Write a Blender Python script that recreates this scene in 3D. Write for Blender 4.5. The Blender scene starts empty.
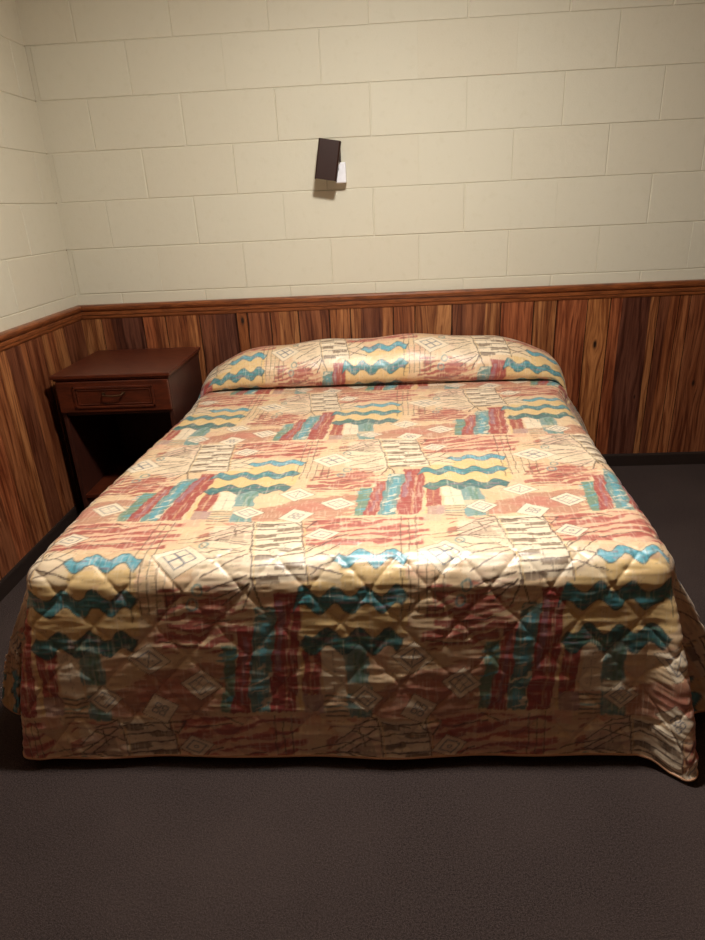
import bpy, bmesh, math, random
import numpy as np
from mathutils import Vector, Matrix

random.seed(7)
SC = bpy.context.scene
COL = SC.collection
LIGHT_W, POINT_W, EXPOSURE = 46.0, 20.0, 0.0
# ---------------------------------------------------------------- printed cloth design (numpy)
def s2l(c):
    c = np.asarray(c, float) / 255.0
    return np.where(c <= .04045, c / 12.92, ((c + .055) / 1.055) ** 2.4)

def vnoise(x, y, seed=0):
    """smooth value noise, 0..1"""
    xi = np.floor(x).astype(np.int64); yi = np.floor(y).astype(np.int64)
    fx = x - xi; fy = y - yi
    fx = fx * fx * (3 - 2 * fx); fy = fy * fy * (3 - 2 * fy)
    def h(a, b):
        n = (a * 374761393 + b * 668265263 + seed * 1442695041) & 0x7fffffff
        n = ((n ^ (n >> 13)) * 1274126177) & 0x7fffffff
        n = n ^ (n >> 16)
        return (n & 0xffff) / 65535.0
    return (h(xi, yi) * (1 - fx) + h(xi + 1, yi) * fx) * (1 - fy) + (h(xi, yi + 1) * (1 - fx) + h(xi + 1, yi + 1) * fx) * fy

def fbm(x, y, seed=0, n=3):
    a = 0; w = 0.5; t = 0
    for i in range(n):
        a = a + w * vnoise(x * 2 ** i, y * 2 ** i, seed + i * 17); t += w; w *= .5
    return a / t

CREAM, WHITE, OCHRE, SAND = (224, 192, 153), (236, 218, 192), (225, 190, 130), (210, 166, 124)
ROSE, CRIMSON, MAROON, PINK = (192, 112, 98), (158, 46, 50), (160, 70, 62), (222, 164, 140)
TEAL, BLUE, DTEAL, GREEN = (46, 128, 134), (72, 158, 178), (22, 70, 78), (88, 132, 112)
BROWN, GREY, MAUVE, NAVY = (76, 50, 40), (128, 106, 86), (152, 112, 128), (58, 76, 104)
PX, PV, SH = 600.0, 600.0, 295.0     # repeat in mm: across, along, sideways step from row to row

def cloth_print(X, V):
    """colour of the printed cotton at cloth coordinates X (across) and V (towards the foot), in mm, wave group at 0,0"""
    wx = (fbm(X / 34, V / 34, 3) - .5) * 9 + (fbm(X / 9, V / 9, 5, 2) - .5) * 3
    wv = (fbm(X / 34 + 9, V / 34, 7) - .5) * 9 + (fbm(X / 9, V / 9 + 4, 8, 2) - .5) * 3
    Xw = X + wx; Vw = V + wv
    col = np.empty(X.shape + (3,)); col[:] = s2l(CREAM)
    brush = fbm(X / 5, V / 40, 21)
    brushh = fbm(X / 40, V / 5, 22)

    def loc(uc, vc, warp=1.0):
        dx = (Xw if warp else X) - uc; dv = (Vw if warp else V) - vc
        k = np.round(dv / PV)
        dv = dv - k * PV; dx = dx - k * SH
        dx = dx - np.round(dx / PX) * PX
        return dx, dv

    def paint(mask, c, a=1.0):
        m = np.clip(mask, 0, 1) * a
        idx = m > 0.004
        if idx.any():
            col[idx] = col[idx] * (1 - m[idx][:, None]) + s2l(c) * m[idx][:, None]

    def ed(d, s=1.3):                    # signed distance (inside negative) to a soft mask
        return np.clip(.5 - d / (2 * s), 0, 1)

    def boxd(dx, dv, hx, hv):
        return np.maximum(abs(dx) - hx, abs(dv) - hv)

    def rect(u0, u1, v0, v1, c, a=1.0, lean=0.0, rag=0.0):
        dx, dv = loc((u0 + u1) / 2, (v0 + v1) / 2)
        dx = dx + lean * dv + ((fbm(X / 60, V / 45, 71) - .5) * 16 if v1 - v0 > 150 else 0)
        d = boxd(dx, dv, (u1 - u0) / 2, (v1 - v0) / 2)
        if rag: d = d + (brush - .5) * rag
        paint(ed(d), c, a)

    def line(u0, v0, u1, v1, c, w=1.6, a=.9):
        dx, dv = loc((u0 + u1) / 2, (v0 + v1) / 2)
        ex, ev = (u1 - u0) / 2, (v1 - v0) / 2
        L2 = ex * ex + ev * ev
        t = np.clip((dx * ex + dv * ev) / L2, -1, 1)
        d = np.hypot(dx - t * ex, dv - t * ev) - w
        paint(ed(d, 1.0), c, a)

    def zebra(u0, u1, v0, v1, c, pitch, tilt, seed, fill=.5, a=.85, vert=False):
        dx, dv = loc((u0 + u1) / 2, (v0 + v1) / 2)
        hx, hv = (u1 - u0) / 2, (v1 - v0) / 2
        g = (fbm(dx / 70 + seed, dv / 30, seed) - .5) * pitch * 1.5
        if vert: s = (dx + tilt * dv + g) / pitch; along = dv
        else:    s = (dv + tilt * dx + g) / pitch; along = dx
        k = np.floor(s); f = abs(s - k - .5) * 2
        n = vnoise(k * 3.7 + seed, along / 55 + k * 1.3, seed + 3)
        wd = fill * (.35 + 1.25 * n)
        m = np.clip((wd - f) * pitch / 3, 0, 1)
        edge = boxd(dx, dv, hx, hv) + (vnoise(k * 1.9, k * 0 + seed, seed + 9) - .3) * 34
        m = m * np.clip(-edge / 6, 0, 1)
        paint(m, c, a)

    def poly(pts, c, a=1.0, rag=0.0):
        cx = sum(p[0] for p in pts) / len(pts); cv = sum(p[1] for p in pts) / len(pts)
        dx, dv = loc(cx, cv)
        q = [(p[0] - cx, p[1] - cv) for p in pts]
        inside = np.zeros(dx.shape, bool); dist = np.full(dx.shape, 1e9)
        for i in range(len(q)):
            x0, y0 = q[i]; x1, y1 = q[(i + 1) % len(q)]
            cond = ((y0 > dv) != (y1 > dv))
            xi = (x1 - x0) * (dv - y0) / ((y1 - y0) if y1 != y0 else 1e-9) + x0
            inside ^= cond & (dx < xi)
            ex, ey = x1 - x0, y1 - y0
            t = np.clip(((dx - x0) * ex + (dv - y0) * ey) / (ex * ex + ey * ey), 0, 1)
            dist = np.minimum(dist, np.hypot(dx - x0 - t * ex, dv - y0 - t * ey))
        d = np.where(inside, -dist, dist)
        if rag: d = d + (brushh - .5) * rag
        paint(ed(d), c, a)

    def diamond(uc, vc, hu, hv, kind, rot=0.0):
        dx, dv = loc(uc, vc, 0)
        ca, sa = math.cos(rot), math.sin(rot)
        a_ = (dx * ca + dv * sa) / hu; b_ = (-dx * sa + dv * ca) / hv
        m = abs(a_) + abs(b_); sc = min(hu, hv) * .72
        p = (a_ + b_); q = (a_ - b_)                     # square axes, -1..1
        paint(ed((m - 1) * sc), (240, 222, 196), .9)
        paint(ed(abs((m - 1) * sc) - .9, .9), BROWN, .85)
        if kind == 'window':
            paint(ed(abs((m - .60) * sc) - 1.6, 1), NAVY, .9)
            inn = m < .60
            paint(ed((abs(p) - .035) * sc - 1, 1) * inn, NAVY, .9)
            paint(ed((abs(q) - .035) * sc - 1, 1) * inn, NAVY, .9)
        elif kind == 'panes':
            for sx in (-.27, .27):
                for sy in (-.27, .27):
                    r = np.maximum(abs(p - sx), abs(q - sy)) * .6 + np.hypot(p - sx, q - sy) * .4
                    paint(ed(abs((r - .20) * sc) - 1.5, 1), NAVY, .85)
        elif kind == 'dot':
            paint(ed(abs((m - .58) * sc) - 1.5, 1), NAVY, .85)
            paint(ed(abs((np.hypot(p, q) - .16) * sc) - 1.3, 1), NAVY, .85)
        elif kind == 'slash':
            paint(ed(abs((m - .58) * sc) - 1.5, 1), NAVY, .85)
            inn = m < .5
            paint(ed(abs(dx * .93 + dv * .2) - 1.2, 1) * inn, NAVY, .8)
            paint(ed(np.hypot(dx - 9, dv - 2) - 2.2, 1), NAVY, .8)
            paint(ed(np.hypot(dx + 9, dv + 2) - 2.2, 1), NAVY, .8)
        else:                                            # 'bow'
            paint(ed(abs((m - .60) * sc) - 1.5, 1), NAVY, .85)
            inn = m < .55
            paint(ed(abs(dx - dv * .8) - 1.2, 1) * inn, NAVY, .7)
            paint(ed(abs(abs(dx + dv * .8) - 10) - 1.2, 1) * inn, NAVY, .6)

    # washes of ground colour
    t = fbm(X / 90, V / 60, 40)
    paint(np.clip((t - .5) * 3, 0, 1), SAND, .45)
    paint(np.clip((fbm(X / 60, V / 30, 44) - .55) * 4, 0, 1), PINK, .5)
    rect(-160, 130, -300, -150, PINK, .45, rag=14)
    # brush-stroke zebra areas
    zebra(-110, 190, -310, -125, ROSE, 31, .16, 11, .62, 1)
    zebra(-110, 190, -310, -125, MAROON, 31, .16, 11, .36, .8)
    zebra(165, 345, -40, 125, CRIMSON, 25, .12, 14, .66, .85)
    rect(235, 300, 0, 90, MAROON, .35, rag=20)
    zebra(-330, -225, -60, 90, ROSE, 24, .1, 15, .5, .8)
    zebra(300, 420, 190, 300, ROSE, 22, .1, 17, .6, .8)
    # rosy field with the little diamonds on it
    poly([(30, 262), (48, 232), (100, 208), (150, 176), (215, 168), (270, 150), (330, 168), (345, 200), (318, 236), (335, 268), (240, 300), (150, 296), (60, 304), (34, 296)], MAROON, .62, rag=22)
    poly([(95, 232), (170, 200), (240, 205), (262, 240), (180, 268), (110, 262)], ROSE, .55, rag=30)
    zebra(262, 372, 176, 290, CREAM, 22, .1, 18, .55, .9)
    # yellow ground of the waves
    poly([(-118, -26), (-60, -72), (-30, -86), (60, -76), (125, -84), (130, 20), (124, 80), (60, 112), (-80, 118), (-116, 70)], OCHRE, .92, rag=12)
    zebra(-70, 260, 316, 420, MAROON, 30, .18, 41, .5, .8)
    zebra(-330, -236, -300, -200, ROSE, 26, -.2, 43, .5, .7)
    zebra(20, 110, -70, -20, SAND, 16, .1, 47, .5, .6)
    poly([(-340, -270), (-236, -290), (-206, -40), (-250, 0), (-350, -60)], WHITE, .55, rag=20)
    poly([(-126, -150), (-30, -130), (-24, -40), (-96, -50)], WHITE, .5, rag=14)
    for L in (((-346, -222), (-300, -262), (-244, -272)), ((-350, -176), (-330, -150), (-250, -136)), ((-124, -170), (-84, -150), (-110, -118)), ((-92, -60), (-40, -96), (-14, -88)),
              ((-300, -8), (-236, -36)), ((-290, -262), (-276, -214)), ((30, 330), (90, 352), (150, 340)), ((-10, 345), (60, 372)), ((196, -200), (300, -226)), ((196, -182), (310, -196)),
              ((300, 300), (340, 322)), ((-60, -268), (20, -282)), ((-20, -176), (90, -190)), ((250, 60), (330, 46)), ((170, 100), (240, 112))):
        for q0, q1 in zip(L[:-1], L[1:]): line(q0[0], q0[1], q1[0], q1[1], BROWN, 1.6, .9)
    # ladder
    lad = [(-242, -286), (-128, -290), (-98, -48), (-216, -44)]
    poly(lad, WHITE, .9)
    def lu(side, v):                                     # edges of the ladder at height v
        f = (v + 288) / 242
        return (-242 + 26 * f) if side == 0 else (-128 + 30 * f)
    for i in range(9):
        v = -276 + i * 27
        a0, a1 = lu(0, v), lu(1, v)
        line(a0, v + 4, a1, v - 3, BROWN, 2.2, .95)
        s = (i * 37 % 50) / 100
        if i % 2 == 0:
            poly([(a0 + 3, v + 5), (a0 + 48 + 30 * s, v + 2), (a0 + 50 + 30 * s, v + 16), (a0 + 4, v + 20)], GREY, .95, rag=8)
        else:
            poly([(a1 - 70 + 40 * s, v + 3), (a1 - 4, v - 1), (a1 - 2, v + 12), (a1 - 68 + 40 * s, v + 15)], GREY, .95, rag=8)
        line((a0 + a1) / 2 + 18 * math.sin(i * 2.1), v, (a0 + a1) / 2 + 18 * math.sin(i * 2.1) + 3, v + 24, BROWN, 1, .6)
    line(-246, -292, -212, -30, BROWN, 1.8, .85); line(-240, -292, -207, -30, OCHRE, 1.4, .8)
    line(-130, -296, -94, -40, BROWN, 1.8, .85); line(-124, -296, -90, -42, OCHRE, 1.4, .8)
    # angular line work each side of the ladder
    for L in (((-252, -262), (-346, -196), (-236, -166)), ((-262, -238), (-318, -196), (-244, -180)), ((-252, -150), (-352, -128)), ((-236, -132), (-356, -96)),
              ((-232, -118), (-330, -60)), ((-222, -44), (-280, 6)), ((-216, -40), (-238, 20)), ((-226, -60), (-318, -28)), ((-210, -40), (-196, 18)),
              ((-100, -120), (-40, -190), (-10, -205)), ((-104, -100), (-66, -112), (-30, -160)), ((-98, -84), (-20, -58)), ((-112, -200), (-60, -232)), ((-66, -112), (-30, -96)),
              ((150, 322), (205, 318), (182, 356), (150, 322)), ((60, 320), (130, 334)), ((300, -310), (352, -290), (300, -270))):
        for p, q in zip(L[:-1], L[1:]): line(p[0], p[1], q[0], q[1], BROWN, 1.9, .95)
    poly([(-262, -236), (-312, -197), (-250, -186)], GREY, .4)
    for j in range(5):
        poly([(-330 + 16 * j, -118 + 17 * j), (-244, -112 + 12 * j), (-240, -106 + 12 * j), (-326 + 16 * j, -110 + 17 * j)], GREY, .35)
    # ribbons
    rect(-300, -266, 110, 288, GREEN, .9, .10, 8); zebra(-302, -262, 105, 290, BLUE, 16, .3, 31, .5, .8)
    rect(-266, -229, 62, 290, CRIMSON, .92, .16, 10); rect(-252, -243, 90, 270, MAUVE, .6, .16, 8)
    rect(-229, -182, 14, 288, TEAL, .85, .12, 8); rect(-216, -196, 40, 280, BLUE, .7, .12, 14); zebra(-228, -184, 20, 286, WHITE, 30, .35, 33, .22, .8)
    rect(-182, -122, -22, 290, CRIMSON, .95, .10, 8); rect(-172, -158, 0, 180, MAUVE, .75, .10, 10); rect(-150, -145, 30, 280, SAND, .6, .10, 6)
    rect(-120, -84, 10, 290, OCHRE, .75, .05, 8)
    rect(-116, -76, 128, 244, CRIMSON, .92, .04, 12); rect(-100, -95, 140, 240, SAND, .6, .04, 8)
    rect(-118, -72, 244, 292, MAUVE, .65, 0, 8); rect(-130, -84, 292, 330, PINK, .6)
    rect(-70, -20, 124, 240, WHITE, .85, 0, 5); line(-48, 128, -46, 236, BROWN, .9, .5); line(-70, 182, -22, 180, BROWN, .9, .5)
    for j in range(5): rect(-72, -18, 246 + 13 * j, 251 + 13 * j, (DTEAL, BROWN, TEAL)[j % 3], .75)
    rect(-20, 34, 112, 306, (84, 144, 150), .85, -.03, 14); zebra(-20, 34, 112, 306, GREEN, 15, .1, 35, .55, .85, True); rect(-20, 34, 212, 240, CREAM, .7)
    # plaid threads
    for j in range(6):
        line(118 + 19 * j, (-150 if j > 2 else -300) + 14 * (j % 2), 114 + 19 * j, 48 - 8 * (j % 3), BROWN, 1.5, .75)
    for j in range(9): line(112, -92 + 15 * j, 214, -94 + 15 * j, BROWN, .9, .5)
    # waves
    def wave(u0, u1, vc, th, amp, ph, c1, c2):
        dx, dv = loc((u0 + u1) / 2, vc)
        y = dv - amp * np.sin((dx + ph) * 2 * np.pi / 70) 
        d = np.maximum(abs(y) - th / 2, abs(dx + y * .4) - (u1 - u0) / 2)
        paint(ed(d - 2.0), DTEAL, .9)
        paint(ed(d + 1.6), c1)
        f = fbm(X / 26, V / 7, 51)
        paint(ed(d + 3) * np.clip((f - .52) * 7, 0, 1), c2, .8)
        paint(ed(d + 3) * np.clip((fbm(X / 30, V / 6, 55) - .62) * 9, 0, 1), MAUVE, .6)
        paint(ed(d + 3) * np.clip((fbm(X / 3, V / 25, 56) - .6) * 6, 0, 1), DTEAL, .5)
    wave(-34, 128, -100, 32, 12, 6, BLUE, (128, 182, 200))
    wave(-122, 120, 0, 42, 13, 20, TEAL, BLUE)
    wave(-112, 108, 104, 44, 13, 38, (38, 108, 112), GREEN)
    # diamonds
    diamond(216, -112, 66, 58, 'window', .12)
    diamond(138, 146, 50, 42, 'slash', .1)
    diamond(24, 252, 42, 38, 'bow', -.05)
    diamond(150, 282, 46, 44, 'panes', -.25)
    diamond(-72, -208, 44, 36, 'dot', -.2)
    diamond(252, 215, 48, 42, 'bow', .1)
    # green squiggles by the big diamond
    for (uc, vc) in ((262, -30), (248, 8), (258, -168)):
        dx, dv = loc(uc, vc)
        paint(ed(abs(np.hypot(dx, dv * .8) - 11) - 2.2), TEAL, .8)
    # dry-brush streaks through the whole print
    paint(np.clip((fbm(X / 3.2, V / 36, 61) - .60) * 6, 0, 1), WHITE, .34)
    paint(np.clip((fbm(X / 30, V / 3.2, 63) - .62) * 6, 0, 1), WHITE, .25)
    paint(np.clip((fbm(X / 5, V / 5, 65) - .70) * 8, 0, 1), BROWN, .35)
    return col
# ---------------------------------------------------------------- helpers
def link(name, me, mat=None, parent=None):
    o = bpy.data.objects.new(name, me)
    COL.objects.link(o)
    if mat: me.materials.append(mat)
    if parent: o.parent = parent
    return o

def obj(name, bm, mat, parent=None, smooth=False):
    me = bpy.data.meshes.new(name)
    bmesh.ops.recalc_face_normals(bm, faces=bm.faces)
    bm.to_mesh(me); bm.free()
    if smooth:
        for p in me.polygons: p.use_smooth = True
    return link(name, me, mat, parent)

def box(bm, x0, x1, y0, y1, z0, z1, bev=0.0, seg=2, M=None):
    r = bmesh.ops.create_cube(bm, size=1)
    vs = r['verts']
    bmesh.ops.scale(bm, vec=(x1 - x0, y1 - y0, z1 - z0), verts=vs)
    bmesh.ops.translate(bm, vec=((x0 + x1) / 2, (y0 + y1) / 2, (z0 + z1) / 2), verts=vs)
    if bev:
        es = list({e for v in vs for e in v.link_edges})
        g = bmesh.ops.bevel(bm, geom=es, offset=bev, segments=seg, affect='EDGES', profile=.5)
        vs = list({v for f in g['faces'] for v in f.verts} | {v for v in vs if v.is_valid})
    if M is not None:
        bmesh.ops.transform(bm, matrix=M, verts=vs)
    return vs

def boxobj(name, dims, mat, parent=None, bev=.0015):
    bm = bmesh.new(); box(bm, *dims, bev=bev)
    return obj(name, bm, mat, parent)

def tube(bm, pts, r, n=10):
    pts = [Vector(p) for p in pts]
    rings = []
    up = Vector((0, 0, 1))
    for i, p in enumerate(pts):
        d = (pts[min(i + 1, len(pts) - 1)] - pts[max(i - 1, 0)]).normalized()
        a = d.cross(up)
        if a.length < .05: a = d.cross(Vector((0, 1, 0)))
        a.normalize(); b = d.cross(a)
        rings.append([bm.verts.new(p + a * r * math.cos(2 * math.pi * k / n) + b * r * math.sin(2 * math.pi * k / n)) for k in range(n)])
    for q, w in zip(rings[:-1], rings[1:]):
        for k in range(n):
            bm.faces.new((q[k], q[(k + 1) % n], w[(k + 1) % n], w[k]))
    bm.faces.new(rings[0]); bm.faces.new(rings[-1])

def setting(o, label=None):
    o['kind'] = 'structure'
    if label: o['label'] = label
    return o

def thing(name, label, cat, loc=(0, 0, 0)):
    o = bpy.data.objects.new(name, None); COL.objects.link(o)
    o.location = loc; o['label'] = label; o['category'] = cat
    return o

# ---------------------------------------------------------------- node materials
class NT:
    def __init__(s, name):
        s.m = bpy.data.materials.new(name); s.m.use_nodes = True
        s.t = s.m.node_tree; s.b = s.t.nodes['Principled BSDF']
    def n(s, kind, **kw):
        x = s.t.nodes.new('ShaderNode' + kind)
        for k, v in kw.items():
            if k in x.inputs: s.put(x.inputs[k], v)
            else: setattr(x, k, v)
        return x
    def put(s, sock, v):
        if isinstance(v, bpy.types.NodeSocket): s.t.links.new(v, sock)
        else: sock.default_value = v
    def math(s, op, a, b=None, c=None, clamp=False):
        x = s.t.nodes.new('ShaderNodeMath'); x.operation = op; x.use_clamp = clamp
        s.put(x.inputs[0], a)
        if b is not None: s.put(x.inputs[1], b)
        if c is not None: s.put(x.inputs[2], c)
        return x.outputs[0]
    def mix(s, f, a, b, mode='MIX'):
        x = s.t.nodes.new('ShaderNodeMix'); x.data_type = 'RGBA'; x.blend_type = mode
        s.put(x.inputs[0], f); s.put(x.inputs[6], a); s.put(x.inputs[7], b)
        return x.outputs[2]
    def obj(s): return s.n('TexCoord').outputs['Object']
    def map(s, v, scale): 
        x = s.n('Mapping'); s.put(x.inputs[0], v); x.inputs['Scale'].default_value = scale
        return x.outputs[0]
    def noise(s, v, scale, detail=3, rough=.5, dist=0):
        x = s.n('TexNoise'); s.put(x.inputs['Vector'], v); x.inputs['Scale'].default_value = scale
        x.inputs['Detail'].default_value = detail; x.inputs['Roughness'].default_value = rough; x.inputs['Distortion'].default_value = dist
        return x.outputs['Fac']
    def ramp(s, f, stops):
        x = s.n('ValToRGB'); s.put(x.inputs[0], f); e = x.color_ramp.elements
        while len(e) < len(stops): e.new(.5)
        for k, (p, c) in enumerate(stops):
            e[k].position = p; e[k].color = c if len(c) == 4 else (*c, 1)
        return x.outputs[0]
    def bump(s, h, strength, dist):
        x = s.n('Bump'); s.put(x.inputs['Height'], h); x.inputs['Strength'].default_value = strength; x.inputs['Distance'].default_value = dist
        s.t.links.new(x.outputs[0], s.b.inputs['Normal'])
    def set(s, color=None, rough=None, metal=None, spec=None, coat=None):
        if color is not None: s.put(s.b.inputs['Base Color'], color)
        if rough is not None: s.put(s.b.inputs['Roughness'], rough)
        if metal is not None: s.put(s.b.inputs['Metallic'], metal)
        if spec is not None: s.put(s.b.inputs['Specular IOR Level'], spec)
        if coat is not None:
            s.b.inputs['Coat Weight'].default_value = coat[0]; s.b.inputs['Coat Roughness'].default_value = coat[1]
        return s.m

def L(c): 
    v = s2l(c); return (float(v[0]), float(v[1]), float(v[2]), 1.0)
def G(v): return (v, v, v, 1)

def mat_blocks():
    t = NT('painted_block'); o = t.obj()
    att = t.n('Attribute', attribute_name='tone').outputs['Fac']
    big = t.noise(o, 1.6, 3); fine = t.noise(o, 26, 4, .6)
    c = t.mix(t.math('MULTIPLY', big, .8), L((208, 202, 185)), L((201, 193, 174)))
    c = t.mix(t.math('MULTIPLY', att, .5), c, L((210, 208, 193)))
    c = t.mix(t.ramp(fine, [(.55, G(0)), (.75, G(.25))]), c, L((190, 182, 158)))
    t.set(color=c, rough=.62, spec=.3)
    h = t.math('ADD', t.noise(o, 150, 4, .65), t.math('MULTIPLY', t.noise(o, 30, 3), 2.0))
    t.bump(h, .35, .0016)
    return t.m

def mat_planks(axis, knots):
    """panelling grain; axis 0: boards run along x, 1: along y. The board's own colours come from mesh attributes."""
    t = NT('wood_panelling'); o = t.obj()
    sep = t.n('SeparateXYZ'); t.put(sep.inputs[0], o)
    a = sep.outputs[axis]; z = sep.outputs[2]
    base = t.n('Attribute', attribute_name='wood').outputs['Color']
    warp = t.math('MULTIPLY', t.math('SUBTRACT', t.noise(t.map(o, (5, 5, 1.6)), 1.0, 2), .5), .05)
    aa = t.math('ADD', a, warp)
    dark_knot = None
    for (ka, kz, r) in knots:
        da = t.math('SUBTRACT', a, ka); dz = t.math('MULTIPLY', t.math('SUBTRACT', z, kz), .42)
        d2 = t.math('ADD', t.math('MULTIPLY', da, da), t.math('MULTIPLY', dz, dz))
        g = t.math('POWER', 2.718, t.math('MULTIPLY', d2, -1 / (2 * (r * 2.4) ** 2)))
        aa = t.math('SUBTRACT', aa, t.math('MULTIPLY', t.math('MULTIPLY', da, g), .85))
        k = t.math('SUBTRACT', 1.6, t.math('DIVIDE', t.math('SQRT', d2), r * .62), clamp=True)
        dark_knot = k if dark_knot is None else t.math('MAXIMUM', dark_knot, k)
    comb = t.n('CombineXYZ'); t.put(comb.inputs[0], t.math('MULTIPLY', aa, 1.0)); t.put(comb.inputs[2], t.math('MULTIPLY', z, .045))
    v = comb.outputs[0]
    g1 = t.noise(v, 70, 3, .6, .6); g2 = t.noise(v, 230, 3, .6); g3 = t.noise(v, 24, 2, .5, 1.0)
    c = t.mix(t.ramp(g3, [(.40, G(0)), (.62, G(.75))]), base, t.mix(1.0, base, L((182, 152, 136)), 'MULTIPLY'))
    c = t.mix(t.ramp(g1, [(.42, G(0)), (.50, G(.2)), (.60, G(.85))]), c, t.mix(1.0, c, L((158, 122, 104)), 'MULTIPLY'))
    c = t.mix(t.ramp(g2, [(.35, G(.6)), (.55, G(0))]), c, t.mix(1.0, c, L((176, 150, 134)), 'MULTIPLY'))
    if dark_knot is not None: c = t.mix(dark_knot, c, L((30, 16, 10)))
    t.set(color=c, rough=t.math('ADD', t.math('MULTIPLY', g1, .2), .32), spec=.45)
    t.bump(t.math('ADD', g1, g2), .12, .0012)
    return t.m

def mat_wood(name, dark, light, rough, scale=(1, 8, 8), spec=.5, gs=14):
    t = NT(name); o = t.obj(); v = t.map(o, scale)
    g = t.noise(v, gs, 4, .6, .5); g2 = t.noise(v, gs * 4, 3)
    c = t.mix(t.ramp(g, [(.35, G(0)), (.65, G(1))]), L(dark), L(light))
    c = t.mix(t.ramp(g2, [(.5, G(0)), (.7, G(.35))]), c, L(dark))
    t.set(color=c, rough=rough, spec=spec)
    t.bump(g2, .08, .0008)
    return t.m

def mat_carpet():
    t = NT('carpet'); o = t.obj()
    a = t.noise(o, 520, 2, .7); b = t.noise(o, 210, 3, .75); c0 = t.noise(o, 3, 3)
    c = t.mix(t.ramp(a, [(.38, G(0)), (.64, G(1))]), L((46, 37, 36)), L((92, 78, 75)))
    c = t.mix(t.ramp(b, [(.35, G(.75)), (.55, G(0))]), c, L((38, 31, 30)))
    c = t.mix(t.ramp(c0, [(.4, G(0)), (.7, G(.25))]), c, L((88, 74, 70)))
    t.set(color=c, rough=.95, spec=.1)
    t.bump(t.math('ADD', a, b), .9, .004)
    return t.m

def mat_plain(name, c, rough=.5, metal=0, spec=.5, var=.0):
    t = NT(name)
    n = t.noise(t.obj(), 40, 3)
    col = t.mix(t.ramp(n, [(.4, G(0)), (.7, G(.3))]), L(c), L(tuple(x * .85 for x in c)))
    t.set(color=col, rough=rough, metal=metal, spec=spec)
    return t.m

def mat_cloth():
    t = NT('printed_satin')
    o = t.obj()
    c = t.n('Attribute', attribute_name='print').outputs['Color']
    n = t.noise(t.map(o, (1, 1, 1)), 900, 2, .6)
    c = t.mix(t.ramp(n, [(.3, G(.16)), (.6, G(0))]), c, L((150, 120, 90)))
    t.set(color=c, rough=CLOTH_ROUGH, spec=1.0)
    t.b.inputs['Sheen Weight'].default_value = .12
    t.b.inputs['Sheen Roughness'].default_value = .4
    t.b.inputs['Coat Weight'].default_value = .38; t.b.inputs['Coat Roughness'].default_value = .5
    t.bump(t.noise(o, 260, 3, .6), .10, .0015)
    return t.m
CLOTH_ROUGH = .46

M_BLOCK = mat_blocks()
M_CARPET = mat_carpet()
M_RAIL = mat_wood('rail_wood', (96, 50, 26), (142, 80, 42), .34, (1, 1, 8))
M_RAIL_SIDE = mat_wood('rail_wood_side', (96, 50, 26), (142, 80, 42), .34, (1, 1, 8))
M_MAHOG = mat_wood('mahogany', (60, 22, 10), (88, 36, 17), .40, (1, 6, 6))
M_MAHOG_IN = mat_wood('mahogany_side', (50, 22, 15), (66, 30, 20), .45, (6, 6, 1))
M_BASE = mat_plain('dark_baseboard', (40, 29, 25), .5)
M_CEIL = mat_plain('ceiling_paint', (226, 214, 186), .8)
M_WALLP = mat_plain('brown_wallboard', (140, 90, 50), .7)
M_CLOTH = mat_cloth()
M_BIND = mat_plain('binding_satin', (206, 156, 122), .4)
M_DARKMETAL = mat_plain('dark_brown_enamel', (44, 20, 13), .5, 0.0, .25)
M_WHITEP = mat_plain('white_plastic', (238, 238, 246), .3)
M_BRONZE = mat_plain('aged_bronze', (104, 78, 58), .35, .9)
M_STEEL = mat_plain('steel', (210, 205, 195), .25, 1)
M_TAN = mat_plain('mattress_ticking', (120, 105, 90), .9)
M_BLACKP = mat_plain('black_base_cloth', (22, 19, 19), .9)

# ---------------------------------------------------------------- room dimensions
RX, RY, RZ = 4.1, -4.7, 2.42        # right wall, wall behind the camera, ceiling
SILL = 0.846                        # panelling runs below the rail

setting(boxobj('floor', (-.15, RX + .15, RY - .15, .15, -.1, 0), M_CARPET, bev=0), 'dark grey brown carpet')
setting(boxobj('ceiling', (-.15, RX + .15, RY - .15, .15, RZ, RZ + .1), M_CEIL, bev=0))
setting(boxobj('wall_right', (RX, RX + .15, RY, .0, 0, RZ), M_WALLP, bev=0))
setting(boxobj('wall_rear', (-.15, RX + .15, RY - .15, RY, 0, RZ), M_WALLP, bev=0))

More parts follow.
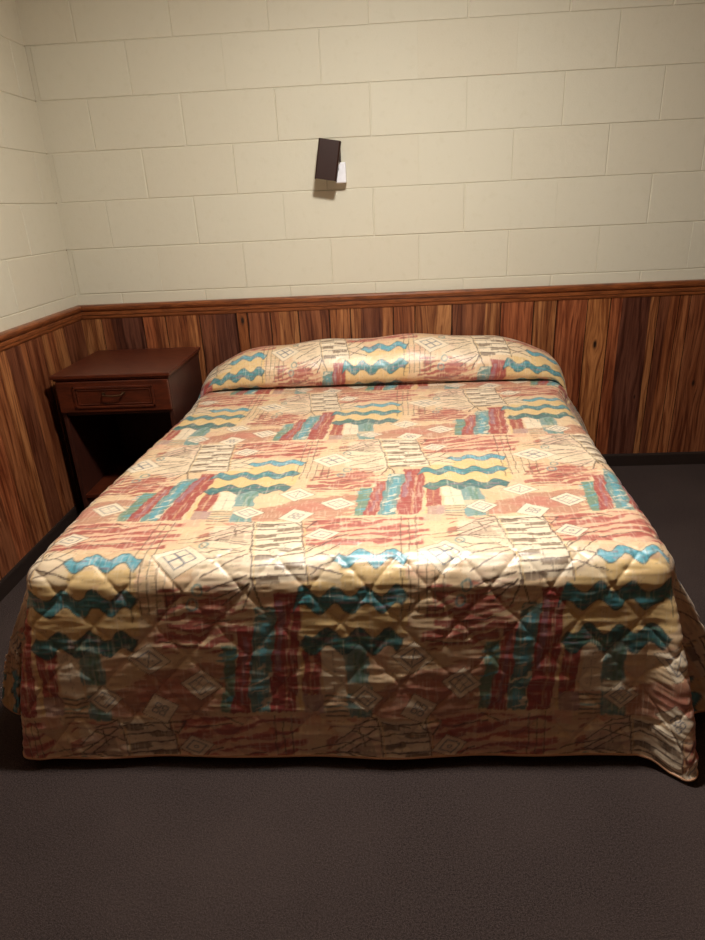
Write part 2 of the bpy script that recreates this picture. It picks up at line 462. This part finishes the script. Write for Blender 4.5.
def block_wall(name, rows, length, flip, seed):
    """painted concrete blocks laid in courses over a backing; local a runs along the wall, depth d into the room"""
    rnd = random.Random(seed)
    verts, faces, tones = [], [], []
    def put(a, d, z): return (a, -d, z) if not flip else (d, -a, z)
    def addbox(a0, a1, z0, z1, d0, tone):
        # tapered front: chamfered edges
        c = rnd.uniform(.0012, .003)
        f = [(a0, z0), (a1, z0), (a1, z1), (a0, z1)]
        g = [(a0 + c, z0 + c), (a1 - c, z0 + c), (a1 - c, z1 - c), (a0 + c, z1 - c)]
        b = len(verts)
        for (a, z) in f: verts.append(put(a, -.02, z))
        for (a, z) in f: verts.append(put(a, d0 - c, z))
        for (a, z) in g: verts.append(put(a, d0, z))
        q = [(8, 9, 10, 11)] + [(k, (k + 1) % 4, 4 + (k + 1) % 4, 4 + k) for k in range(4)] + [(4 + k, 4 + (k + 1) % 4, 8 + (k + 1) % 4, 8 + k) for k in range(4)]
        for t in q:
            faces.append(tuple(b + i for i in (t if not flip else t[::-1]))); tones.append(tone)
    # mortar backing, set back a little
    b = len(verts)
    for a, z in ((0, SILL), (length, SILL), (length, RZ), (0, RZ)): verts.append(put(a, -.003, z))
    faces.append((b, b + 1, b + 2, b + 3) if not flip else (b + 3, b + 2, b + 1, b)); tones.append(.2)
    for (z0, z1, off) in rows:
        g0 = rnd.uniform(.0007, .0014); g1 = rnd.uniform(.0008, .0016)
        n0 = -1; a = off - .4
        gap = {}
        while a < length:
            for e in (0, 1):
                k = round((a + .4 * e) * 1000)
                if k not in gap: gap[k] = rnd.choice([-.0006, .0006, .0012, .0018, .0022])
            lo = max(-.004, a + gap[round(a * 1000)]); hi = min(length, a + .4 - gap[round((a + .4) * 1000)])
            if hi - lo > .03:
                addbox(lo, hi, z0 + g0, min(z1 - g1, RZ), rnd.uniform(-.0004, .0006), rnd.random() * .5)
            a += .4
    me = bpy.data.meshes.new(name)
    me.from_pydata(verts, [], faces)
    at = me.attributes.new('tone', 'FLOAT', 'FACE'); at.data.foreach_set('value', tones)
    o = link(name, me, M_BLOCK)
    return setting(o)

rows_b, rows_s = [], []
for k in range(-1, 8):
    z0 = .95 + .2 * k; z1 = z0 + .2
    off = 0.42 if k % 2 == 0 else 0.22
    rows_b.append((max(z0, SILL), z1, off - .4 if off > .4 else off))
    rows_s.append((max(z0, SILL), z1, .12 if k % 2 == 0 else .32))
block_wall('wall_back', rows_b, RX, False, 3)
block_wall('wall_left', rows_s, -RY, True, 5)
for nm, dims in (('wall_back_core', (-.15, RX + .15, .021, .15, 0, RZ)), ('wall_left_core', (-.15, -.021, RY, .021, 0, RZ))):
    setting(boxobj(nm, dims, M_WALLP, bev=0))

# ---------------------------------------------------------------- board panelling
WOOD = dict(d=(124, 74, 50), dd=(104, 62, 47), m=(160, 100, 62), o=(164, 96, 60), t=(180, 124, 78), l=(182, 122, 76), k=(184, 122, 72), b=(144, 88, 57))
def panelling(name, segs, flip, knots, label):
    """segs: (a0, a1, tone, grooved) — boards with V-edges; strips without a groove are bands of colour in the same board"""
    verts, faces, cols = [], [], []
    def put(a, d, z): return (a, -d, z) if not flip else (d, -a, z)
    b = len(verts)
    A0, A1 = segs[0][0], segs[-1][1]
    z0, z1 = 0.0, SILL + .004
    for a, z in ((A0, z0), (A1, z0), (A1, z1), (A0, z1)): verts.append(put(a, .001, z))
    faces.append((b, b + 1, b + 2, b + 3)); cols.append((.012, .007, .005, 1))
    N = 14
    for i, (a0, a1, tone, gr) in enumerate(segs):
        nxt = segs[i + 1][3] if i + 1 < len(segs) else True
        l = a0 + (.0016 if gr else 0); r = a1 - (.0016 if nxt else 0)
        prof = [(l, .002 if gr else .0075), (l + .0022, .0075), (r - .0022, .0075), (r, .002 if nxt else .0075)]
        c = L(WOOD[tone])
        wob = 0 if gr else .006
        for k in range(N):
            za, zb = z0 + (z1 - z0) * k / N, z0 + (z1 - z0) * (k + 1) / N
            b = len(verts)
            for z in (za, zb):
                for j, (a, d) in enumerate(prof):
                    da = 0
                    if not gr and j < 2: da = wob * math.sin(z * 5 + a0 * 40)
                    if not nxt and j > 1: da = .006 * math.sin(z * 5 + a1 * 40)
                    verts.append(put(a + da, d, z))
            for j in range(3):
                faces.append((b + j, b + j + 1, b + 4 + j + 1, b + 4 + j)); cols.append(c)
    me = bpy.data.meshes.new(name)
    me.from_pydata(verts, [], [f if not flip else f[::-1] for f in faces])
    at = me.attributes.new('wood', 'FLOAT_COLOR', 'FACE')
    at.data.foreach_set('color', np.array(cols, dtype=np.float32).ravel())
    o = link(name, me, mat_planks(1 if flip else 0, knots))
    return setting(o, label)

back = [(0, .10, 't', 1), (.10, .155, 'b', 1), (.155, .301, 'dd', 0), (.301, .36, 'o', 1), (.36, .412, 'm', 0), (.412, .52, 'm', 1), (.52, .576, 'l', 0), (.576, .66, 'd', 1), (.66, .754, 'dd', 0),
        (.754, .807, 'k', 1), (.807, .917, 'b', 1), (.917, .965, 'm', 1), (.965, 1.05, 't', 0), (1.05, 1.197, 'b', 1), (1.197, 1.296, 'l', 1), (1.296, 1.34, 't', 1), (1.34, 1.45, 'd', 0), (1.45, 1.498, 'l', 0),
        (1.498, 1.60, 'm', 1), (1.60, 1.772, 't', 1), (1.772, 1.83, 'd', 1), (1.83, 1.93, 'b', 0), (1.93, 1.998, 't', 0), (1.998, 2.15, 'o', 1), (2.15, 2.255, 't', 1), (2.255, 2.396, 'o', 1),
        (2.396, 2.50, 'k', 1), (2.50, 2.555, 'o', 1), (2.555, 2.685, 'dd', 0), (2.685, 2.72, 't', 0), (2.72, 2.76, 'd', 1), (2.76, 2.81, 'm', 0), (2.81, 2.86, 'm', 1), (2.86, 3.07, 'b', 1),
        (3.07, 3.2, 'o', 1), (3.2, 3.36, 'd', 1), (3.36, 3.47, 't', 1), (3.47, 3.66, 'm', 1), (3.66, 3.8, 'b', 1), (3.8, 3.95, 't', 1), (3.95, RX, 'm', 1)]
left = [(.009, .20, 'd', 1), (.20, .30, 't', 1), (.30, .37, 'm', 1), (.37, .41, 't', 0), (.41, .54, 'b', 1), (.54, .575, 'm', 0), (.575, .69, 'd', 0), (.69, .752, 'l', 0), (.752, .85, 'm', 1), (.85, .95, 'o', 1), (.95, 1.08, 'b', 0),
        (1.08, 1.2, 't', 1), (1.2, 1.35, 'm', 1)]
a = 1.35
rr_ = random.Random(4)
while a < -RY - .01:
    w = rr_.choice([.1, .12, .15, .18, .22]); left.append((a, min(a + w, -RY), rr_.choice('dmotlb'), 1)); a += w
panelling('trim_1', back, False, [(.783, .80, .011), (2.445, .625, .012), (1.69, .95, .02), (2.66, .36, .006), (2.93, .42, .009)], 'vertical timber board panelling on the back wall')
panelling('trim_2', left, True, [(.80, .52, .012), (.90, .40, .010)], 'vertical timber board panelling on the left wall')

# rail moulding (profile: depth, height), mitred in the corner
PROF = [(0, .835), (.010, .836), (.013, .842), (.013, .851), (.017, .855), (.017, .866), (.014, .869), (.015, .873), (.022, .877), (.025, .884), (.025, .893), (.021, .899), (.012, .9015), (0, .902)]
def extrude_profile(name, prof, flip, length, mat, label):
    verts, faces = [], []
    n = len(prof); d0 = .0075 * 0
    for s in (0, 1):
        for (d, z) in prof:
            if s == 0: a = d
            else: a = length
            verts.append((a, -d, z) if not flip else (d, -a, z))
    for k in range(n - 1): faces.append((k, k + 1, n + k + 1, n + k))
    faces.append((n - 1, 0, n, 2 * n - 1))
    faces.append(tuple(range(n, 2 * n)))
    me = bpy.data.meshes.new(name); me.from_pydata(verts, [], faces)
    bm = bmesh.new(); bm.from_mesh(me); bmesh.ops.recalc_face_normals(bm, faces=bm.faces); bm.to_mesh(me); bm.free()
    return setting(link(name, me, mat), label)
extrude_profile('trim_3', PROF, False, RX, M_RAIL, 'moulded timber rail capping the back panelling')
extrude_profile('trim_4', PROF, True, -RY, M_RAIL_SIDE, 'moulded timber rail capping the left panelling')
BPROF = [(0, 0), (.016, 0), (.016, .056), (.013, .064), (.0, .066)]
extrude_profile('baseboard_back', BPROF, False, RX, M_BASE, 'dark brown baseboard')
extrude_profile('baseboard_left', BPROF, True, -RY, M_BASE, 'dark brown baseboard')

# ---------------------------------------------------------------- bed under the cover
BX0, BX1, BY1, BTOP = .605, 2.102, -1.81, .53
bed = thing('bed', 'double bed hidden under the patterned bedspread against the panelled wall', 'bed', ((BX0 + BX1) / 2, BY1 / 2, 0))
def loc_box(name, dims, mat, par, bev):
    bm = bmesh.new(); box(bm, *dims, bev=bev, seg=3)
    bmesh.ops.translate(bm, vec=-par.location, verts=bm.verts)
    return obj(name, bm, mat, par)
loc_box('mattress', (BX0 + .035, BX1 - .035, BY1 + .045, -.03, .30, BTOP - .026), M_TAN, bed, .045)
loc_box('bed_base', (BX0 + .03, BX1 - .03, BY1 + .05, -.03, .12, .30), M_BLACKP, bed, .01)
for x in (BX0 + .12, BX1 - .18):
    for y in (BY1 + .16, -.14):
        loc_box('leg', (x, x + .06, y, y + .06, 0, .12), M_BLACKP, bed, .004)

# ---------------------------------------------------------------- bedspread
def bedspread():
    r = .070
    hw0 = (BX1 - BX0) / 2 - r; cx = (BX0 + BX1) / 2
    yl = BY1 + r
    # profile of the cover from the wall over the pillows to the flat: (y, z)
    ctrl = [(-.032, .600), (-.034, .640), (-.045, .678), (-.075, .706), (-.12, .722), (-.17, .722), (-.22, .706), (-.262, .678), (-.292, .640), (-.304, .602),
            (-.303, .572), (-.285, .550), (-.256, .5400), (-.262, .5338), (-.30, .534), (-.36, .533), (-.45, .531)]
    P = []
    for i in range(len(ctrl) - 1):
        p0 = ctrl[max(i - 1, 0)]; p1 = ctrl[i]; p2 = ctrl[i + 1]; p3 = ctrl[min(i + 2, len(ctrl) - 1)]
        for t in np.linspace(0, 1, 12, endpoint=False):
            P.append([.5 * ((2 * p1[k]) + (-p0[k] + p2[k]) * t + (2 * p0[k] - 5 * p1[k] + 4 * p2[k] - p3[k]) * t * t + (-p0[k] + 3 * p1[k] - 3 * p2[k] + p3[k]) * t ** 3) for k in (0, 1)])
    P.append(list(ctrl[-1])); P = np.array(P)
    seg = np.concatenate([[0], np.cumsum(np.hypot(*np.diff(P, axis=0).T))])
    Lp = seg[-1]                                   # arc length over the pillow
    Tl = Lp + (-.45 - yl)                          # arc length to the start of the foot edge
    LD = .545                                      # cloth hanging over each edge
    def flat(t):                                   # same cloth without the pillow bulge
        return -.032 - t * (.45 - .032) / Lp
    t = np.concatenate([np.arange(0, Lp, .0042), np.arange(Lp, Tl - .42, .0042), np.arange(Tl - .42, Tl + LD, .0030), [Tl + LD]])
    t = np.unique(np.round(t, 5))
    sp = np.concatenate([np.arange(-hw0, hw0, .0031), [hw0]])
    dr = np.concatenate([np.arange(.003, .12, .0036), np.arange(.12, LD, .0056), [LD]])
    s = np.concatenate([-hw0 - dr[::-1], sp, hw0 + dr])
    S, T = np.meshgrid(s, t)
    a = np.maximum(abs(S) - hw0, 0); b = np.maximum(T - Tl, 0)
    side = np.sign(S)
    tb = np.minimum(T, Tl)
    py = np.where(tb < Lp, np.interp(tb, seg, P[:, 0]), -.45 - (tb - Lp))
    pz = np.where(tb < Lp, np.interp(tb, seg, P[:, 1]), .53 - 0 * tb)
    fy = np.where(tb < Lp, flat(tb), py)
    # width profile of the pillow bulge
    xx = (np.clip(S, -hw0 - .2, hw0 + .2))
    w = 1 - np.clip(np.where(xx > 0, abs(xx) / (hw0 + .125), abs(xx) / (hw0 + .085)), 0, 1) ** 4.2
    w = np.clip(w, 0, 1) ** .75
    w = w * (1 - .06 * np.cos(S * 9) ** 2)
    w = w + .03 * (S > -9) * np.sin(S * 5 + .5)
    w = np.clip(w, 0, 1.05)
    inp = tb < Lp
    y0 = np.where(inp, fy + (py - fy) * np.clip(w * 1.6, 0, 1), py)
    z0 = np.where(inp, .53 + (pz - .53) * w, pz)
    # hang: plan offsets at the hem around each corner (phi 0 foot .. 90 side)
    big = np.maximum(a, b)
    with np.errstate(divide='ignore', invalid='ignore'):
        phi = np.where(b > a, 45 * a / np.where(b > 0, b, 1), 90 - 45 * b / np.where(a > 0, a, 1))
    phi = np.where(a <= 0, 0, np.where(b <= 0, 90, phi))
    phi = np.where((a <= 0) & (b <= 0), 0, phi)
    def spl(keys, col):
        k = [q[0] for q in keys]; v = [q[col] for q in keys]
        # smooth interpolation
        x = np.clip(phi, 0, 90); i = np.clip(np.searchsorted(k, x, side='right') - 1, 0, len(k) - 2)
        k = np.array(k, float); v = np.array(v)
        m = np.gradient(v, k); m[0] = m[0]; h = k[i + 1] - k[i]; u = (x - k[i]) / h
        return ((2 * u ** 3 - 3 * u ** 2 + 1) * v[i] + (u ** 3 - 2 * u ** 2 + u) * h * m[i] + (-2 * u ** 3 + 3 * u ** 2) * v[i + 1] + (u ** 3 - u ** 2) * h * m[i + 1])
    # keys: phi, outward-to-side, outward-to-foot at the hem, extra cloth length
    KR = [(0, .0, .066, .0), (12, .020, .082, .008), (22, .042, .112, .028), (31, .058, .136, .034), (38, .066, .142, .026), (44, .064, .130, .012), (50, .040, .100, .01), (57, .000, .040, 0), (65, .015, .0, 0), (75, .110, -.01, 0), (84, .175, .0, 0), (90, .185, .0, 0)]
    KL = [(0, .0, .066, .0), (14, .026, .070, .0), (27, .056, .078, .004), (36, .078, .078, .002), (42, .074, .060, -.006), (48, .030, .000, 0), (55, .030, -.040, -.01), (64, .120, -.045, -.01), (75, .180, -.03, -.01), (84, .15, -.01, 0), (90, .13, .0, 0)]
    right = S > 0
    ox = np.where(right, spl(KR, 1), spl(KL, 1)); oy = np.where(right, spl(KR, 2), spl(KL, 2)); ex = np.where(right, spl(KR, 3), spl(KL, 3))
    hang = (a > 0) | (b > 0)
    # soft folds along the plain sides
    tt = T
    sidewave = (phi >= 89.9) * (.022 * np.sin(tt * 9.0 + side) + .012 * np.sin(tt * 23)) * np.clip((Tl - tt) / .25, 0, 1)
    ox = ox + sidewave
    ox = np.where((S < 0) & (phi >= 89.9), ox * np.clip((tt - (Tl - 1.05)) / .4, .02, 1), ox)
    footwave = (phi <= .1) * (.006 * np.sin(S * 7 + 1) + .004 * np.sin(S * 17)) * np.clip((hw0 - abs(S)) / .2, 0, 1)
    oy = oy + footwave
    rho = big
    q = np.clip((rho - r * math.pi / 2) / (LD - r * math.pi / 2), 0, None)
    ang = np.minimum(rho / r, math.pi / 2)
    # rounding direction eases from foot to side
    ph = np.radians(np.clip(phi, 0, 90))
    nx, ny = np.sin(ph), np.cos(ph)
    bow = q + .10 * np.sin(np.clip(q, 0, 1) * math.pi)      # cloth bellies slightly
    horx = r * np.sin(ang) * nx + ox * bow; hory = r * np.sin(ang) * ny + oy * bow
    rest = np.maximum(rho - r * math.pi / 2, 0)
    Ls = (LD - r * math.pi / 2)
    off2 = (ox ** 2 + oy ** 2)
    vert = r * (1 - np.cos(ang)) + q * np.sqrt(np.maximum((Ls + ex) ** 2 - off2 * .9, .01))
    X = cx + np.clip(S, -hw0, hw0) + side * horx * (a > 0) + np.where(a > 0, 0, 0)
    Y = y0 - np.where(b > 0, hory, np.where(a > 0, oy * bow * 0, 0))
    # corner sectors also need the side share when b>0 only near phi 0 (a==0 -> 0)
    Z = z0 - vert * hang
    # cover spreads a little wider by the pillow
    pil = np.clip(1 - tb / (Lp + .05), 0, 1) * (a > 0)
    X = X + side * pil * .03 * np.clip(rho / .1, 0, 1)
    head = np.clip((Y + 1.85) / 1.6, 0, 1)
    X = X - np.clip((cx - X) / hw0, 0, 1) * .050 * (1 - np.clip((Y + 1.35) / .75, 0, 1))
    X = X + np.clip((X - cx) / hw0, 0, 1) * .105 * head
    X = X + np.clip((X - cx) / hw0, 0, 1) * .03 * np.clip((Lp - tb) / .15, 0, 1)
    # ---- quilting and creases along the normal
    # cloth coordinates, mm
    rc = np.where((a > 0) & (b > 0), rho, 0)
    pp = np.radians(np.interp(phi, [0, 20, 44, 58, 90], [0, 7, 19, 62, 90]))    # most of the gathered cloth sits in the fold
    Cs = np.where((a > 0) & (b > 0), side * (hw0 + rho * np.sin(pp)), S)
    Ct = np.where((a > 0) & (b > 0), Tl + rho * np.cos(pp), T)
    gx = Cs + cx; gv = Ct
    QV = Tl + .100
    u1 = (gx - 1.122) / .137; u2 = (gv - QV) / .160
    c1 = u1 + u2; c2 = u1 - u2
    d1 = abs(c1 - np.round(c1)); d2 = abs(c2 - np.round(c2))
    seam = np.minimum(d1, d2) * .104            # metres to the nearest seam
    puff = (1 - np.exp(-seam / .0058)) * .0042 + (1 - np.exp(-seam / .02)) * .0004
    near = np.exp(-seam / .022)
    pk = (vnoise(gx / .045, gv / .011, 5) - .5) * .0026 * (.45 + near) + (vnoise(gx / .12, gv / .024, 9) - .5) * .0034 + (vnoise(gx / .03, gv / .007, 15) - .5) * .0014
    crumple = (fbm(gx / .034, gv / .034, 77, 2) - .5)
    atcorner = np.clip((rho - .20) / .15, 0, 1) * np.clip(1 - abs(abs(Cs) - hw0 + .02) / .20, 0, 1) * (b > 0)
    topq = np.where(hang, 1.0, .42)
    ease = np.clip((T - (Tl - .10)) / .12, 0, 1)
    topq = .26 + .74 * np.maximum(ease, np.clip(a / .05, 0, 1))
    inpil = np.clip(1 - tb / Lp, 0, 1) > 0
    H = (puff + pk) * topq + crumple * .008 * atcorner
    H = H * np.clip((LD - rho) / .02, 0, 1) * np.interp(phi, [0, 42, 48, 72, 80, 90], [1, 1, .1, .1, .7, 1])
    H = H + (fbm(gx / .16, gv / .16, 91, 2) - .5) * .008 * np.where(hang, .7, 1.0)
    fold = np.exp(-((seam) / .0016) ** 2)
    # normals of the smooth surface
    def grad(A): return np.gradient(A, axis=1), np.gradient(A, axis=0)
    Xs, Xt = grad(X); Ys, Yt = grad(Y); Zs, Zt = grad(Z)
    Nx = Yt * Zs - Zt * Ys; Ny = Zt * Xs - Xt * Zs; Nz = Xt * Ys - Yt * Xs
    ln = np.sqrt(Nx ** 2 + Ny ** 2 + Nz ** 2) + 1e-12
    sg = -1.0 if (Nz / ln)[len(t) // 2, len(s) // 2] < 0 else 1.0
    Nx, Ny, Nz = sg * Nx / ln, sg * Ny / ln, sg * Nz / ln
    # hem binding: slightly thicker roll at the very edge
    hem = np.exp(-((LD - rho) / .006) ** 2) * .004 * hang
    X = X + Nx * (H + hem); Y = Y + Ny * (H + hem); Z = Z + Nz * (H + hem)
    Z = np.maximum(Z, .012)
    n, m = S.shape
    co = np.stack([X, Y, Z], -1).reshape(-1, 3)
    idx = np.arange(n * m).reshape(n, m)
    qd = np.stack([idx[:-1, :-1], idx[:-1, 1:], idx[1:, 1:], idx[1:, :-1]], -1).reshape(-1, 4)
    if sg > 0: qd = qd[:, ::-1]
    # check orientation: top faces must look up
    me = bpy.data.meshes.new('bedspread')
    me.vertices.add(len(co)); me.vertices.foreach_set('co', co.ravel())
    me.loops.add(len(qd) * 4); me.loops.foreach_set('vertex_index', qd.ravel().astype(np.int32))
    me.polygons.add(len(qd)); me.polygons.foreach_set('loop_start', np.arange(0, len(qd) * 4, 4, dtype=np.int32))
    me.polygons.foreach_set('use_smooth', np.ones(len(qd), bool))
    me.update(calc_edges=True)
    # print
    skew = .03 * (gx - 1.36) * 0
    PVO = Tl + .124; PU = 1.355
    tcr, tw = seg[12 * 12 + 4], seg[12 * 8 + 4]       # tuck under the pillows; wave row on the pillow front
    pv = np.where(T < tcr, gv + (PVO - 1.2) - tw, gv) - PVO
    pu = gx - PU - .025 * (T < tcr)
    rgb = cloth_print(pu.ravel() * 1000, pv.ravel() * 1000)
    rgba = np.concatenate([rgb, np.ones((len(rgb), 1))], 1).astype(np.float32)
    at = me.attributes.new('print', 'FLOAT_COLOR', 'POINT'); at.data.foreach_set('color', rgba.ravel())
    o = link('bedspread', me, M_CLOTH)
    sol = o.modifiers.new('thick', 'SOLIDIFY'); sol.thickness = .006; sol.offset = -1
    o['label'] = 'quilted geometric patterned bedspread in peach, crimson and teal draped over the bed'
    o['category'] = 'bedspread'
    # piped edge along the hem
    path = [(i, 0) for i in range(0, n - 1, 2)] + [(n - 1, j) for j in range(0, m - 1, 2)] + [(i, m - 1) for i in range(n - 1, 0, -2)]
    bm = bmesh.new()
    tube(bm, [(X[i, j] - Nx[i, j] * .003, Y[i, j] - Ny[i, j] * .003, Z[i, j] - Nz[i, j] * .003) for i, j in path], .0042, 8)
    hb = obj('hem_binding', bm, M_BIND, o, smooth=True)
    return o, Tl, Lp
spread, TL_, LP_ = bedspread()
print('LP', LP_, 'TL', TL_, 'verts', len(spread.data.vertices))

# ---------------------------------------------------------------- nightstand
NX0, NX1, NY0, NY1, NH = .080, .558, -.515, -.035, .690
ns = thing('nightstand', 'dark mahogany nightstand with one drawer over an open cubby, in the corner', 'nightstand', ((NX0 + NX1) / 2, (NY0 + NY1) / 2, 0))
def nb(name, dims, mat, par=ns, bev=.002):
    bm = bmesh.new(); box(bm, *dims, bev=bev)
    bmesh.ops.translate(bm, vec=-ns.location, verts=bm.verts)
    o = obj(name, bm, mat, par)
    return o
bm = bmesh.new()
box(bm, NX0 - .014, NX1 + .012, NY0 - .018, NY1 + .003, NH - .017, NH, bev=.004, seg=3)
box(bm, NX0 - .006, NX1 + .005, NY0 - .009, NY1, NH - .026, NH - .017, bev=.003)
bmesh.ops.translate(bm, vec=-ns.location, verts=bm.verts); obj('top', bm, M_MAHOG, ns)
nb('side_panel', (NX0, NX0 + .018, NY0, NY1, 0, NH - .026), M_MAHOG_IN)
nb('side_panel', (NX1 - .018, NX1, NY0, NY1, 0, NH - .026), M_MAHOG_IN)
nb('back_panel', (NX0 + .018, NX1 - .018, NY1 - .010, NY1 - .002, .06, NH - .026), M_MAHOG_IN)
nb('divider', (NX0 + .018, NX1 - .018, NY0 + .004, NY1 - .010, .512, .526), M_MAHOG_IN)
nb('shelf', (NX0 + .018, NX1 - .018, NY0 + .003, NY1 - .010, .125, .143), M_MAHOG)
nb('plinth', (NX0 + .018, NX1 - .018, NY0 + .012, NY0 + .028, 0, .125), M_MAHOG_IN)
# drawer: slab front with a raised moulding frame
bm = bmesh.new()
DX0, DX1, DZ0, DZ1 = NX0 + .002, NX1 - .002, .529, .661
box(bm, DX0, DX1, NY0 - .014, NY0 + .003, DZ0, DZ1, bev=.003)
box(bm, DX0 + .03, DX1 - .03, NY0 + .003, NY1 - .05, DZ0 + .01, DZ1 - .02)
bmesh.ops.translate(bm, vec=-ns.location, verts=bm.verts)
drawer = obj('drawer', bm, M_MAHOG, ns)
bm = bmesh.new()
fx0, fx1, fz0, fz1, fy = .152, .492, .548, .640, NY0 - .0185
for (dx, w, dp) in ((0, .009, .0065), (.013, .005, .004)):
    for dims in ((fx0 + dx, fx1 - dx, fz1 - dx - w, fz1 - dx), (fx0 + dx, fx1 - dx, fz0 + dx, fz0 + dx + w), (fx0 + dx, fx0 + dx + w, fz0 + dx, fz1 - dx), (fx1 - dx - w, fx1 - dx, fz0 + dx, fz1 - dx)):
        box(bm, dims[0], dims[1], NY0 - .0135 - dp, NY0 - .0125, dims[2], dims[3], bev=.0016, seg=2)
bmesh.ops.translate(bm, vec=-ns.location, verts=bm.verts); obj('drawer_moulding', bm, M_MAHOG, drawer)
bm = bmesh.new()
hx, hz, hy = .322, .603, NY0 - .014
tube(bm, [(hx - .042, hy, hz + .006), (hx - .042, hy - .010, hz + .005), (hx - .037, hy - .019, hz + .001), (hx - .02, hy - .023, hz + .0005), (hx, hy - .024, hz), (hx + .02, hy - .023, hz + .0005), (hx + .037, hy - .019, hz + .001), (hx + .042, hy - .010, hz + .005), (hx + .042, hy, hz + .006)], .0036, 10)
for sx in (-1, 1):
    box(bm, hx + sx * .042 - .008, hx + sx * .042 + .008, hy - .0025, hy + .001, hz, hz + .011, bev=.001)
bmesh.ops.translate(bm, vec=-ns.location, verts=bm.verts); obj('handle', bm, M_BRONZE, drawer, smooth=False)

# ---------------------------------------------------------------- wall lamp
WX, WZ = 1.243, 1.458
lamp = thing('wall_lamp', 'small dark brown tilted reading lamp with a white switch box on the block wall', 'lamp', (WX, 0, WZ))
def lp(name, bm, mat, par, smooth=False):
    return obj(name, bm, mat, par, smooth)
# white box on the wall
bm = bmesh.new(); box(bm, .018, .064, -.052, .0, -.084, -.004, bev=.004, seg=3); switch = lp('switch_box', bm, M_WHITEP, lamp)
# bracket arm
bm = bmesh.new(); box(bm, .034, .044, -.072, -.0, -.0, .055, bev=.002)
lp('bracket', bm, M_DARKMETAL, lamp)
# shade: open-ended folded metal hood, tilted in the plane of the wall
T = Matrix.Translation((-.008, -.082, .004)) @ Matrix.Rotation(math.radians(10), 4, 'Y') @ Matrix.Rotation(math.radians(-3), 4, 'X')
bm = bmesh.new()
hw_, hd_, hh_, th = .046, .026, .077, .0022
outline = [(-hw_, hd_), (-hw_, -hd_ + .006), (-hw_ + .006, -hd_), (hw_ - .006, -hd_), (hw_, -hd_ + .006), (hw_, hd_)]
ring = []
for z in (-hh_, hh_):
    ring.append([bm.verts.new((x, y, z)) for x, y in outline])
for k in range(len(outline) - 1):
    bm.faces.new((ring[0][k], ring[0][k + 1], ring[1][k + 1], ring[1][k]))
bm.faces.new(ring[1])
bmesh.ops.recalc_face_normals(bm, faces=bm.faces)
bmesh.ops.solidify(bm, geom=bm.faces[:], thickness=th)
bmesh.ops.transform(bm, matrix=T, verts=bm.verts)
shade = lp('shade', bm, M_DARKMETAL, lamp)
bm = bmesh.new()
bmesh.ops.create_uvsphere(bm, u_segments=12, v_segments=8, radius=.0045, matrix=T @ Matrix.Translation((hw_ + .001, -.004, -.006)))
lp('screw', bm, M_STEEL, shade, True)
bm = bmesh.new()
bmesh.ops.create_cone(bm, cap_ends=True, segments=20, radius1=.016, radius2=.016, depth=.05, matrix=T @ Matrix.Translation((0, 0, .045)))
lp('bulb_holder', bm, M_WHITEP, shade, True)

# ---------------------------------------------------------------- ceiling lamp over the bed
CLX, CLY = 1.50, -1.535
cl = thing('ceiling_lamp', 'round white glass ceiling lamp above the bed', 'lamp', (CLX, CLY, RZ))
bm = bmesh.new()
bmesh.ops.create_cone(bm, cap_ends=True, segments=48, radius1=.15, radius2=.15, depth=.03, matrix=Matrix.Translation((0, 0, -.015)))
obj('mount', bm, M_WHITEP, cl)
ld = bpy.data.lights.new('ceiling_light', 'AREA'); ld.shape = 'DISK'; ld.size = .22; ld.spread = math.radians(176)
ld.energy = LIGHT_W; ld.color = (1.0, .965, .88)
lo = bpy.data.objects.new('ceiling_light', ld); COL.objects.link(lo); lo.location = (CLX, CLY, RZ - .036)

bm = bmesh.new()
bmesh.ops.create_uvsphere(bm, u_segments=32, v_segments=16, radius=.11, matrix=Matrix.Translation((0, 0, -.03)) @ Matrix.Diagonal((1, 1, .35, 1)))
obj('glass_shade', bm, M_WHITEP, cl, True)
pd = bpy.data.lights.new('ceiling_bulb', 'POINT'); pd.energy = POINT_W; pd.shadow_soft_size = .08; pd.color = ld.color
po = bpy.data.objects.new('ceiling_bulb', pd); COL.objects.link(po); po.location = (CLX, CLY, RZ - .14)
lo.location.z = RZ - .08

# ---------------------------------------------------------------- world and camera
w = bpy.data.worlds.new('World'); SC.world = w; w.use_nodes = True
w.node_tree.nodes['Background'].inputs[0].default_value = (.9, .85, .8, 1); w.node_tree.nodes['Background'].inputs[1].default_value = .05
cam = bpy.data.cameras.new('Camera'); co_ = bpy.data.objects.new('Camera', cam); COL.objects.link(co_)
F = Vector((-.0513, .9213, -.3855)); R_ = Vector((.9978, .0357, -.0450))
def cam_axes(yaw, pitch, roll):
    cy, sy, cp, sp, cr, sr = math.cos(yaw), math.sin(yaw), math.cos(pitch), math.sin(pitch), math.cos(roll), math.sin(roll)
    f = Vector((sy * cp, cy * cp, sp)); r0 = Vector((cy, -sy, 0)); u0 = r0.cross(f)
    return r0 * cr + u0 * sr, u0 * cr - r0 * sr, f
r_, u_, f_ = cam_axes(-.0553, -.3957, -.0488)
M = Matrix((( r_.x, u_.x, -f_.x, 1.4401), (r_.y, u_.y, -f_.y, -3.0667), (r_.z, u_.z, -f_.z, 1.2955), (0, 0, 0, 1)))
co_.matrix_world = M
cam.sensor_fit = 'VERTICAL'; cam.sensor_height = 36; cam.sensor_width = 27; cam.lens = 640.5 / 940 * 36
cam.clip_start = .02
SC.camera = co_
SC.view_settings.view_transform = 'Standard'; SC.view_settings.look = 'None'; SC.view_settings.gamma = 1
SC.view_settings.exposure = EXPOSURE
SC.view_settings.use_curve_mapping = False
